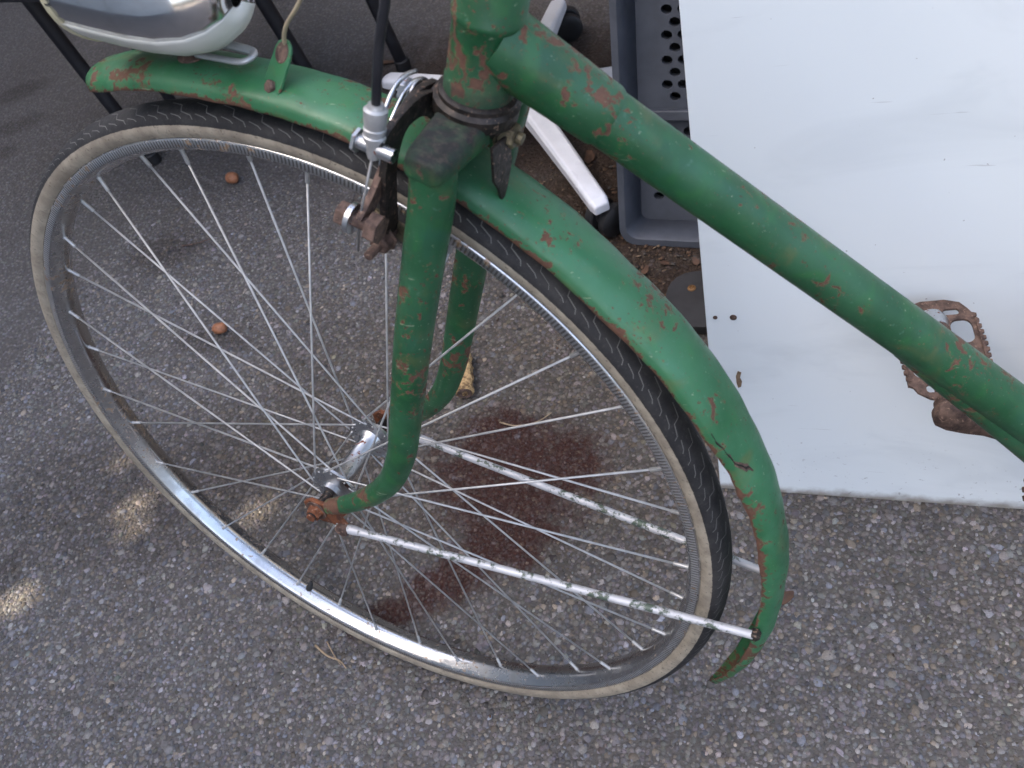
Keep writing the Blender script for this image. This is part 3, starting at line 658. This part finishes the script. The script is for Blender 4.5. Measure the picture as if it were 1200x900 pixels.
mm = lathe(LC + d * .046, d, [(0, .041), (.004, .038), (.008, .028), (.0105, .014), (.011, .001)], 36); obj('lens', [[W(q) for q in mm[0]], mm[1]], M['glass'], lamp)
# bracket strip joining lamp and mudguard
lb = [(-.030, -.005, .3710), (-.010, -.006, .3714), (.003, -.006, .3716), (.0075, -.004, .3724), (.0085, .000, .3730), (.0060, .004, .3738), (-.006, .005, .3748), (-.026, .004, .3756)]
obj('lamp_bracket', tube([W(q) for q in catmull(lb, 5)], .0019, 8, squash=1.5), M['spoke'], lamp)
obj('lamp_foot', lathe(W((-.040, 0, .3660)), Wd((0, 0, 1)), [(-.008, .009), (.001, .009), (.003, .006), (.012, .006)], 16), M['rust'], lamp, 'auto')
# wire from the lamp bracket up to the dynamo lead
wt = catmull([W((.0365, -.001, .3838)), W((.0385, -.003, .3900)), W((.0440, -.004, .3990)), W((.0545, -.003, .4110)), W((.075, .0, .440)), W((.11, .01, .49))], 6)
obj('lamp_wire', tube(wt, .00125, 8), M['wire'], lamp)

# --- side-pull brake on the front of the crown
br = empty('brake_caliper', W(axp(-.006, .030)), bike)
bp = lambda y, s, f=.030: W(AX0 + AD * s + FWD * f + A3((0, y, 0)))
def strap(name, pts, wd, th, mat, f=.030):
    """flat bar in the brake plane through (lateral, along-axis) points with a width per point"""
    pts = catmull([(a, b, 0) for a, b in pts], 5); n = len(pts); wd = np.interp(np.linspace(0, 1, n), np.linspace(0, 1, len(wd)), wd); L = []; Rr = []
    for i, p_ in enumerate(pts):
        t = nrm(pts[min(i + 1, n - 1)] - pts[max(i - 1, 0)]); nx, ny = -t[1], t[0]
        L.append((p_[0] + nx * wd[i] / 2, p_[1] + ny * wd[i] / 2)); Rr.append((p_[0] - nx * wd[i] / 2, p_[1] - ny * wd[i] / 2))
    me = plate(name, [L + Rr[::-1]], th, bp(0, 0, f), Wd((0, 1, 0)), ADW, .0004); return obj(name, me, M[mat], br, 'auto')
# near arm: from the pivot out over the tyre and down to the rim, with a tail to the pinch bolt
strap('caliper_arm', [(.006, -.004), (-.012, .000), (-.030, -.006), (-.038, -.025), (-.036, -.050), (-.031, -.078)], [.016, .015, .013, .012, .012, .012], .0045, 'dark', .030)
strap('caliper_arm', [(-.006, -.004), (.012, .000), (.030, -.006), (.038, -.025), (.036, -.050), (.031, -.078)], [.016, .015, .013, .012, .012, .012], .0045, 'dark', .024)
strap('cable_arm', [(.002, -.006), (-.018, .004), (-.040, .004), (-.058, -.002)], [.014, .012, .011, .012], .004, 'dark', .0245)
strap('cable_arm', [(-.037, -.030), (-.048, -.042), (-.060, -.052)], [.010, .010, .011], .004, 'rust', .0325)
obj('return_spring', tube(catmull([bp(-.034, -.052, .038), bp(-.030, -.020, .038), bp(-.016, -.004, .039), bp(-.004, .002, .039), bp(.004, .002, .039), bp(.016, -.004, .039), bp(.030, -.020, .038), bp(.034, -.052, .038)], 6), .0013, 8), M['bright'], br)
obj('return_spring', tube(catmull([bp(-.030, -.016, .042), bp(-.018, .000, .043), bp(-.004, .006, .043), bp(.010, .003, .043)], 6), .0014, 8), M['chrome'], br)
bevel(obj('pivot_bolt', join(lathe(bp(0, -.004, .0), Wd(FWD), [(0, .004), (.046, .004)], 12), lathe(bp(0, -.004, .036), Wd(FWD), [(0, .0085), (.0015, .0085)], 20), lathe(bp(0, -.004, .038), Wd(FWD), [(0, .0075), (.007, .0075)], 6)), M['chrome'], br, False), .0005)
bevel(obj('pivot_nut', join(lathe(bp(0, -.004, -.016), Wd(-FWD), [(0, .0095), (.0015, .0095)], 20), lathe(bp(0, -.004, -.0175), Wd(-FWD), [(0, .0075), (.008, .0075), (.009, .006)], 6), lathe(bp(0, -.004, -.025), Wd(-FWD), [(0, .0035), (.005, .0033)], 10)), M['olive'], br, False), .0005)
# shoes
for s in (-1, 1):
    sh = W(axp(-.078, .030 if s < 0 else .024, s * .031)); tx = Wd((-.94, 0, .34)); ry = Wd((.34, 0, .94))
    hp = A3((AX0 + AD * -.078 + FWD * .030)[[0, 2]]); rad = nrm((hp[0], 0, hp[1])); tan = nrm((-rad[2], 0, rad[0]))
    cpt = A3((hp[0], s * .0195, hp[1])); cpt = cpt + rad * (.3115 - np.linalg.norm(hp))
    bevel(obj('brake_shoe', box(W(cpt), Wd(tan), Wd((0, 1, 0)), Wd(rad), .022, .0042, .0048), M['rubber'], br, False), .0012)
    bevel(obj('shoe_holder', box(W(cpt + A3((0, s * .0055, 0))), Wd(tan), Wd((0, 1, 0)), Wd(rad), .020, .0016, .0062), M['olive'], br, False), .0006)
    bevel(obj('shoe_nut', join(lathe(W(cpt + A3((0, s * .006, 0))), Wd((0, s, 0)), [(0, .003), (.030, .003)], 10), lathe(W(cpt + A3((0, s * .0155, 0))), Wd((0, s, 0)), [(0, .0085), (.0015, .0085), (.0016, .0068), (.008, .0068), (.009, .0055)], 6)), M['rust'], br, False), .0005)
# pinch bolt, clevis and barrel adjuster on the near arms
pb = bp(-.060, -.052, .034); ab = bp(-.058, -.002, .028)
bevel(obj('pinch_bolt', join(lathe(pb - Wd(FWD) * .010, Wd(FWD), [(0, .0042), (.022, .0042)], 10), lathe(pb + Wd(FWD) * .006, Wd(FWD), [(0, .0075), (.006, .0075), (.007, .006)], 6), lathe(pb - Wd(FWD) * .014, Wd(FWD), [(0, .0088), (.0075, .0088)], 6)), M['rust'], br, False), .0005)
obj('pinch_washer', lathe(pb + Wd(FWD) * .0025, Wd(FWD), [(0, .0092), (.003, .0092)], 20), M['chrome'], br, 'auto')
obj('cable_clevis', join(lathe(ab - Wd(FWD) * .012, Wd(FWD), [(0, .0040), (.022, .0040)], 14), lathe(ab + Wd(FWD) * .009, Wd(FWD), [(0, .0066), (.0018, .0066)], 6)), M['chrome'], br, 'auto')
ca_ = nrm(ADW * .96 + Wd(FWD) * .05 + Wd((0, 1, 0)) * .08)
obj('barrel_adjuster', lathe(ab - ca_ * .006, ca_, [(0, .0030), (.004, .0044), (.010, .0046), (.0105, .0058), (.013, .0062), (.0135, .0056), (.017, .0060), (.0175, .0054), (.021, .0060), (.027, .0062), (.028, .0046), (.030, .0040)], 18), M['spoke'], br, 'auto')
obj('inner_cable', tube([ab, pb, pb - ADW * .022], .0008, 6), M['inner'], br)
cb = ab + ca_ * .022
obj('brake_cable', tube(catmull([cb, cb + ADW * .03, cb + ADW * .10 + Wd((0, 1, 0)) * .003, cb + ADW * .20 + Wd((0, 1, 0)) * .0 + Wd(FWD) * .03, cb + ADW * .30 - Wd((0, 1, 0)) * .06], 8), .00245, 12), M['cable'], bike)
# torn mudguard tab behind the crown
obj('mudguard_bridge', plate('mudguard_bridge', [[(-.009, .012), (.009, .012), (.010, -.006), (.005, -.018), (.000, -.026), (-.003, -.016), (-.008, -.008)]], .0018, W((.1760, -.012, .3440)), Wd((0.1, 1, 0)), Wd((.02, .05, 1))), M['dark'], mg, 'auto')

# ------------------------------------------------------------------ white board leaning upright on the right
bl = A3((.2492, .2465, .0015)); bu = A3((.97982, .19990, 0)); bn = A3((-.19990, .97982, 0)); le = R(5.0)
be = nrm(A3((0, 0, 1)) * math.cos(le) + bn * math.sin(le)); bt = nrm(np.cross(bu, be)); bt = bt if bt @ bn > 0 else -bt
brd = plate('board_face', [[(.0, 0), (1.10, 0), (1.10, 1.20), (-.020, 1.20)]], .016, (0, 0, 0), (1, 0, 0), (0, 0, 1), .0008)
bo_ = obj('board', brd, M['board'], None, 'auto', label='large white laminate board standing behind the bicycle on the right', category='board')
mt = Matrix.Identity(4)
c0 = bl + bt * .008
for i in range(3): mt[i][0] = bu[i]; mt[i][1] = bt[i]; mt[i][2] = be[i]; mt[i][3] = c0[i]
bo_.matrix_world = mt
def on_board(a, b): return bl + bu * a + be * b - bt * .0004
def bchild(name, mm, mat):
    o = obj(name, mm, mat, None, 'auto'); o.parent = bo_; o.matrix_parent_inverse = mt.inverted(); return o
BSCR = [(.0035, .291, .0022), (.0206, .2914, .0034)]
for a, b, r in BSCR:
    bchild('screw_hole', join(lathe(on_board(a, b) + bt * .0008, -bt, [(0, r), (.0012, r), (.0014, r * .6)], 12)), M['rust'])
bchild('paint_chip', plate('paint_chip', [[(0, 0), (.003, .002), (.004, .010), (.002, .016), (.0035, .024), (.000, .026), (-.002, .018), (-.0015, .008)]], .0008, on_board(.0235, .188), bu, be), M['edge'])

# ------------------------------------------------------------------ grey perforated plastic tray standing behind the board
tl = A3((-.0107, .6160, .002)); tu = A3((.99345, .11430, 0)); tn = A3((-.11430, .99345, 0)); la = R(20)
te = nrm(A3((0, 0, 1)) * math.cos(la) + tn * math.sin(la)); tb = nrm(np.cross(tu, te)); tb = tb if tb[1] > 0 else -tb
tray = empty('plastic_tray', tl, label='dark grey perforated plastic tray on edge behind the white board', category='tray')
TP = lambda a, b, c=0.: tl + tu * a + te * b + tb * c
TWd, TH, TD = .40, .58, .045
hl = []
for iy in range(30):
    for ix in range(12):
        a = .0665 + ix * .0225; b = .062 + iy * .0166; 
        a += .0 if iy % 2 == 0 else .0112
        if b < .172: a -= .015
        if a > TWd - .06 or b > TH - .05 or      .172 < b < .205: continue
        hl.append(circ(a, b, .0078, .0062, 14))
me = plate('tray_base', [rrect(.012, .012, TWd - .012, TH - .012, .02)] + hl, .016, TP(0, 0, TD + .0065), tu, te)
obj('tray_base', me, M['tray'], tray, 'auto')
obj('tray_hole_backing', plate('tray_hole_backing', [rrect(.02, .02, TWd - .02, TH - .02, .02)], .003, TP(0, 0, TD + .034), tu, te), M['blackp'], tray, 'auto')  # black sheet added behind the base so the holes look dark
# sloping walls and the flat rim around the opening
def loop(inset, depth, r, n=7): return [TP(a, b, depth) for a, b in rrect(inset, inset, TWd - inset, TH - inset, r, n)]
rings = [loop(.006, .010, .022), loop(0, .010, .026), loop(0, 0, .026), loop(.0095, 0, .020), loop(.0125, .004, .018), loop(.024, TD - .002, .012)]
V = [q for r_ in rings for q in r_]; n = len(rings[0]); F = []
for i in range(len(rings) - 1):
    for k_ in range(n): F.append((i * n + k_, i * n + (k_ + 1) % n, (i + 1) * n + (k_ + 1) % n, (i + 1) * n + k_))
o = obj('tray_rim', (V, F), M['tray'], tray, 'auto')
o.modifiers.new('thickness', 'SOLIDIFY').thickness = .002
bevel(obj('tray_rib', box(TP(TWd / 2, .187, TD - .007), tu, te, tb, TWd / 2 - .026, .0075, .006), M['tray'], tray, False), .002)
bevel(obj('tray_rib', box(TP(TWd / 2, .395, TD - .007), tu, te, tb, TWd / 2 - .026, .0075, .006), M['tray'], tray, False), .002)

# ------------------------------------------------------------------ white swivel-chair base on castors
SH = A3((-.258, .840, 0)); sb = empty('swivel_chair', SH, label='swivel chair with white five-arm base and black castors behind the head tube', category='swivel chair')
obj('hub_sleeve', lathe(SH + A3((0, 0, .055)), (0, 0, 1), [(0, .030), (.002, .034), (.045, .032), (.060, .027), (.062, .022)], 28), M['whitep'], sb, 'auto')
obj('gas_column', lathe(SH + A3((0, 0, .11)), (0, 0, 1), [(0, .024), (.14, .024), (.141, .014), (.30, .014)], 24), M['blackp'], sb, 'auto')
obj('chair_seat', lathe(SH + A3((.06, .12, .415)), (0, 0, 1), [(0, .18), (.008, .24), (.03, .255), (.055, .245), (.065, .20)], 32), M['seat'], sb, 'auto')  # unseen seat, added to darken the ground around the base
for kx in range(5):
    a = R(172 + 72 * kx); d = A3((math.cos(a), math.sin(a), 0)); sd = A3((-d[1], d[0], 0))
    V = []; F = []; st = [(.02, .086, .021, .018), (.10, .083, .0185, .015), (.22, .075, .0165, .012), (.300, .068, .0155, .010), (.313, .064, .012, .008)]
    for t, z, hw, hh in st:
        for (cx, cz) in ((-1, -1), (1, -1), (1, .55), (.72, 1), (-.72, 1), (-1, .55)): V.append(SH + d * t + sd * cx * hw + A3((0, 0, z + cz * hh)))
    for i in range(len(st) - 1):
        for k_ in range(6): F.append((i * 6 + k_, i * 6 + (k_ + 1) % 6, i * 6 + 6 + (k_ + 1) % 6, i * 6 + 6 + k_))
    F += [tuple(range(5, -1, -1)), tuple(range(6 * (len(st) - 1), 6 * len(st)))]
    bevel(obj('base_arm', (V, F), M['whitep'], sb, False), .003, 3)
    ca2 = a + R((70, -50, 20, 100, 200)[kx]); w_ = A3((math.cos(ca2), math.sin(ca2), 0)); ctr = SH + d * .296 + A3((0, 0, .0275)) + A3((-w_[1], w_[0], 0)) * .012
    cm = []
    for s in (-1, 1): cm.append(lathe(ctr + w_ * s * .006, w_ * s, [(0, .024), (.002, .0265), (.014, .0270), (.018, .022), (.0185, .012)], 24))
    cm.append(lathe(SH + d * .296 + A3((0, 0, .03)), (0, 0, 1), [(0, .007), (.032, .007)], 12))
    obj('castor', join(*cm), M['blackp'], sb, 'auto')

# ------------------------------------------------------------------ black chair at the top left
CH = A3((-.85, .84, 0)); chair = empty('chair', CH, label='black tube-legged chair behind the headlamp at upper left', category='chair')
for (fx, fy), (tx_, ty_), rr in (((-1.03, .662), (-1.075, .66), .0130), ((-1.065, .80), (-1.07, .80), .0110), ((-.790, .930), (-.86, .93), .0150), ((-.612, 1.005), (-.655, 1.00), .0125)):
    lg = obj('chair_leg', tube([(fx, fy, .012), (fx * .5 + tx_ * .5, fy * .5 + ty_ * .5, .22), (tx_, ty_, .44)], rr, 16), M['blackm'], chair, 'auto')
    obj('foot_cap', lathe((fx, fy, 0.001), (0, 0, 1), [(0, rr + .001), (.002, rr + .003), (.022, rr + .003), (.024, rr + .001)], 16), M['blackp'], lg, 'auto')
sv = [(-1.34, .500), (-.745, .528), (-.60, 1.03), (-1.12, 1.10)]
me = plate('chair_seat', [sv], .035, (0, 0, .46), (1, 0, 0), (0, 1, 0), .008)
obj('chair_seat', me, M['seat'], chair, 'auto')
bevel(obj('chair_back', box((-1.27, .80, .74), (.33, .94, 0), (-.94, .33, .12), (.04, -.04, 1), .26, .02, .22), M['seat'], chair, False), .01)  # unseen backrest, added to block sky and darken the ground

# ------------------------------------------------------------------ small things on the ground
def nut(x, y, r, label, sq=.8, rz=0.):
    V = []; F = []; nu, nv = 14, 9
    for j in range(nv):
        ph = math.pi * (j / (nv - 1) - .5)
        for i in range(nu):
            a = 2 * math.pi * i / nu; q = 1 + .07 * math.sin(3 * a + j) + .05 * random.uniform(-1, 1)
            px, py, pz = r * 1.15 * math.cos(ph) * math.cos(a) * q, r * .92 * math.cos(ph) * math.sin(a) * q, r * sq * math.sin(ph)
            V.append((x + px * math.cos(rz) - py * math.sin(rz), y + px * math.sin(rz) + py * math.cos(rz), pz + r * sq + .0005))
    for j in range(nv - 1):
        for i in range(nu): F.append((j * nu + i, j * nu + (i + 1) % nu, (j + 1) * nu + (i + 1) % nu, (j + 1) * nu + i))
    o = obj('nut', (V, F), M['nut'], None, True, label=label, category='nut', group='small brown nuts on the asphalt'); return o
nut(-.800, .636, .0125, 'small round brown nut seen just under the top of the rim', .9)
nut(-.592, .306, .0115, 'small tan nut lying on asphalt between the left spokes', .75, .3)
# rotten stick
cpw = [(-.158, .352, .014), (-.146, .330, .0150), (-.136, .312, .0148), (-.124, .288, .0140)]
mm = tube(catmull(cpw, 5), [.010, .0125, .0135, .0125, .0120, .0130, .0138, .0130, .0122, .0128, .0135, .0132, .0128, .0130, .0134, .0130], 14)
V = [v + A3((random.uniform(-1, 1), random.uniform(-1, 1), random.uniform(-.4, 1))) * .0011 for v in mm[0]]
stk = obj('stick', (V, mm[1]), M['wood'], None, True, label='short stub of rotten pale wood beside the rust stain', category='stick')
ed = nrm(A3(cpw[-1]) - A3(cpw[-2])); obj('stick_end', lathe(A3(cpw[-1]) - ed * .002, ed, [(0, .0105), (.0035, .0105), (.004, .009), (.0022, .007), (.0020, .001)], 14), M['rust'], stk, 'auto')
# thin dry stalks
def stalk(name, pts, r, label, mat='twig'):
    obj(name, tube(catmull(pts, 5), np.linspace(r, r * .5, (len(pts) - 1) * 5 + 1), 7), M[mat], None, True, label=label, category='twig')
stalk('twig', [(-.150, -.097, .003), (-.128, -.103, .0035), (-.110, -.103, .003), (-.098, -.108, .002)], .0015, 'curled pale dry twig on asphalt below the rim')
stalk('twig', [(-.138, -.088, .003), (-.121, -.099, .004), (-.106, -.107, .003)], .0009, 'tiny straight twig lying across the pale curled twig')
stalk('twig', [(-.060, .262, .003), (-.035, .262, .004), (-.010, .275, .004), (.004, .295, .003)], .0013, 'thin grass stalk lying across the top of the rust stain')
stalk('twig', [(-.800, .462, .003), (-.775, .470, .005), (-.745, .492, .004)], .0016, 'thin dark twig on asphalt inside the upper left of the wheel', 'rust')
def leaf(x, y, s, rz, label, z=.003):
    out = [(math.cos(t) * s * (1 + .12 * math.sin(5 * t)), math.sin(t) * s * .55 * (1 + .15 * math.cos(3 * t))) for t in np.linspace(0, 2 * math.pi, 18, endpoint=False)]
    me = plate('dry_leaf', [out], .0008, (0, 0, 0), (1, 0, 0), (0, 1, 0)); o = obj('dry_leaf', me, M['leaf'], None, True, label=label, category='leaf', group='dry brown leaf scraps')
    for v in me.vertices: v.co.z += 14 * (v.co.x ** 2) * .6 + 20 * v.co.y ** 2
    o.location = (x, y, z); o.rotation_euler = (random.uniform(-.25, .25), random.uniform(-.25, .25), rz)
leaf(.352, .132, .012, .8, 'scrap of dry orange leaf just right of the mudguard tail')
leaf(.070, .590, .008, .3, 'brown leaf scrap by the lower edge of the grey tray')
leaf(.045, .570, .010, 1.6, 'brown leaf scrap on the dirt between tray and mudguard')
leaf(.112, .602, .008, 2.3, 'brown leaf scrap tucked between the tray and white board')
leaf(-.660, 1.02, .016, .4, 'dark leaf scrap beside the foot of the black chair leg')
leaf(-.13, .800, .017, 2., 'leaf scrap on the dirt below the white chair base')
# crumbled leaf litter and grit in the dirt by the tray: nobody could count it
def litter():
    V = []; F = []; Cc = []
    for i in range(900):
        if i < 620: x0 = rng.normal(.03, .13); y0 = rng.normal(.66, .10)
        else: x0 = rng.uniform(-.75, .5); y0 = rng.uniform(-.3, .85)
        if y0 < .22 + (x0 - .25) * .2 and i < 620: continue
        if x0 > .10 and y0 < .60 and y0 > .42: continue
        r_ = (rng.uniform(.0015, .0055) if i < 620 else rng.uniform(.0008, .0022)); a = rng.uniform(0, 6.28); asp = rng.uniform(.3, .9); z0 = rng.uniform(.0012, .004); b = len(V); n_ = 6
        for k_ in range(n_):
            t = 2 * math.pi * k_ / n_; q = rng.uniform(.7, 1.2); u_, v_ = r_ * q * math.cos(t), r_ * q * asp * math.sin(t)
            V.append((x0 + u_ * math.cos(a) - v_ * math.sin(a), y0 + u_ * math.sin(a) + v_ * math.cos(a), z0 + r_ * rng.uniform(-.15, .35)))
        V.append((x0, y0, z0 + r_ * .3)); V.append((x0, y0, z0 - r_ * .25))
        for k_ in range(n_): F.append((b + k_, b + (k_ + 1) % n_, b + n_)); F.append((b + (k_ + 1) % n_, b + k_, b + n_ + 1))
        c_ = [(.10, .055, .03), (.045, .028, .018), (.16, .11, .07), (.07, .06, .05)][int(rng.integers(4))]; Cc += [(*c_, 1)] * (n_ + 2)
    o = obj('leaf_litter', (V, F), M['litter'], None, True, label='crumbled brown leaf litter and grit scattered over the asphalt', category='litter', kind='stuff')
    at = o.data.attributes.new('tone', 'FLOAT_COLOR', 'POINT'); at.data.foreach_set('color', np.asarray(Cc, np.float32).ravel())
litter()
# dark round-cornered offcut with a brass screw
me = plate('offcut', [[(-.050, -.040), (.060, -.040), (.060, .060), (.02, .062)] + [(-.010 + .040 * math.cos(R(a)), .022 + .040 * math.sin(R(a))) for a in range(90, 181, 15)]], .016, (.148, .512, .0095), (.98, .2, 0), (-.2, .98, 0), .001)
off = obj('offcut', me, M['hide'], None, 'auto', label='dark round-cornered wood offcut with a brass screw by the board', category='offcut')
obj('screw_head', lathe((.1265, .5375, .0172), (0, 0, 1), [(0, .0062), (.0016, .0058), (.0022, .0035), (.0008, .0025), (.0008, .001)], 16), M['brass'], off, 'auto')
# pale strip lying far back at the top edge
o = obj('metal_strip', box((-1.00, 1.262, .012), (.985, .09, 0), (-.09, .985, 0), (0, 0, 1), .16, .02, .011), M['whitep'], None, False, label='pale metal strip at the top edge behind the mudguard', category='strip'); bevel(o, .002)

# ------------------------------------------------------------------ unseen wall added beyond the top of the frame to cut skylight
wl = obj('shade_wall', box((-.3, 1.86, 1.25), (1, .10, 0), (-.10, 1, 0), (0, 0, 1), 4.5, .11, 1.25), M['render'], None, False, label='unseen rendered wall added behind the tray, chairs and board to darken the ground', category='wall')
obj('shade_wall_base', box((-.3, 1.735, .11), (1, .10, 0), (-.10, 1, 0), (0, 0, 1), 4.5, .012, .11), M['edge'], wl, False)
# ------------------------------------------------------------------ unseen sheet fence added to shade the place; gaps cut for sun flecks
FD = 3.2; SF = nrm((SUN.x, SUN.y, 0)); FU = A3((-SF[1], SF[0], 0))
def to_fence(x, y):
    p0 = A3((x, y, 0)); s = A3(SUN); t = (FD - p0 @ SF) / (s @ SF); q = p0 + s * t; return (q @ FU, q[2])
flecks = [(-.530, -.012, .018, .030, .5), (-.505, -.040, .016, .016, .2), (-.337, .037, .017, .024, .4), (-.612, -.189, .020, .030, .3), (-.60, .045, .012, .014, .3)]
hs = []
for x_, y_, ra, rb, an in flecks:
    cx, cy = to_fence(x_, y_); hs.append([(cx + ra * math.cos(t + an) * (1 + .2 * math.sin(3 * t)), cy + rb * math.sin(t) * (1 + .15 * math.cos(2 * t))) for t in np.linspace(0, 2 * math.pi, 12, endpoint=False)])
me = plate('shade_fence', [[(-7, 0), (7, 0), (7, 6.0), (-7, 6.0)]] + hs, .002, SF * FD, FU, (0, 0, 1))
obj('shade_fence', me, M['fence'], None, False, label='tall sheet metal fence added unseen behind the viewer to shade the yard', category='fence')
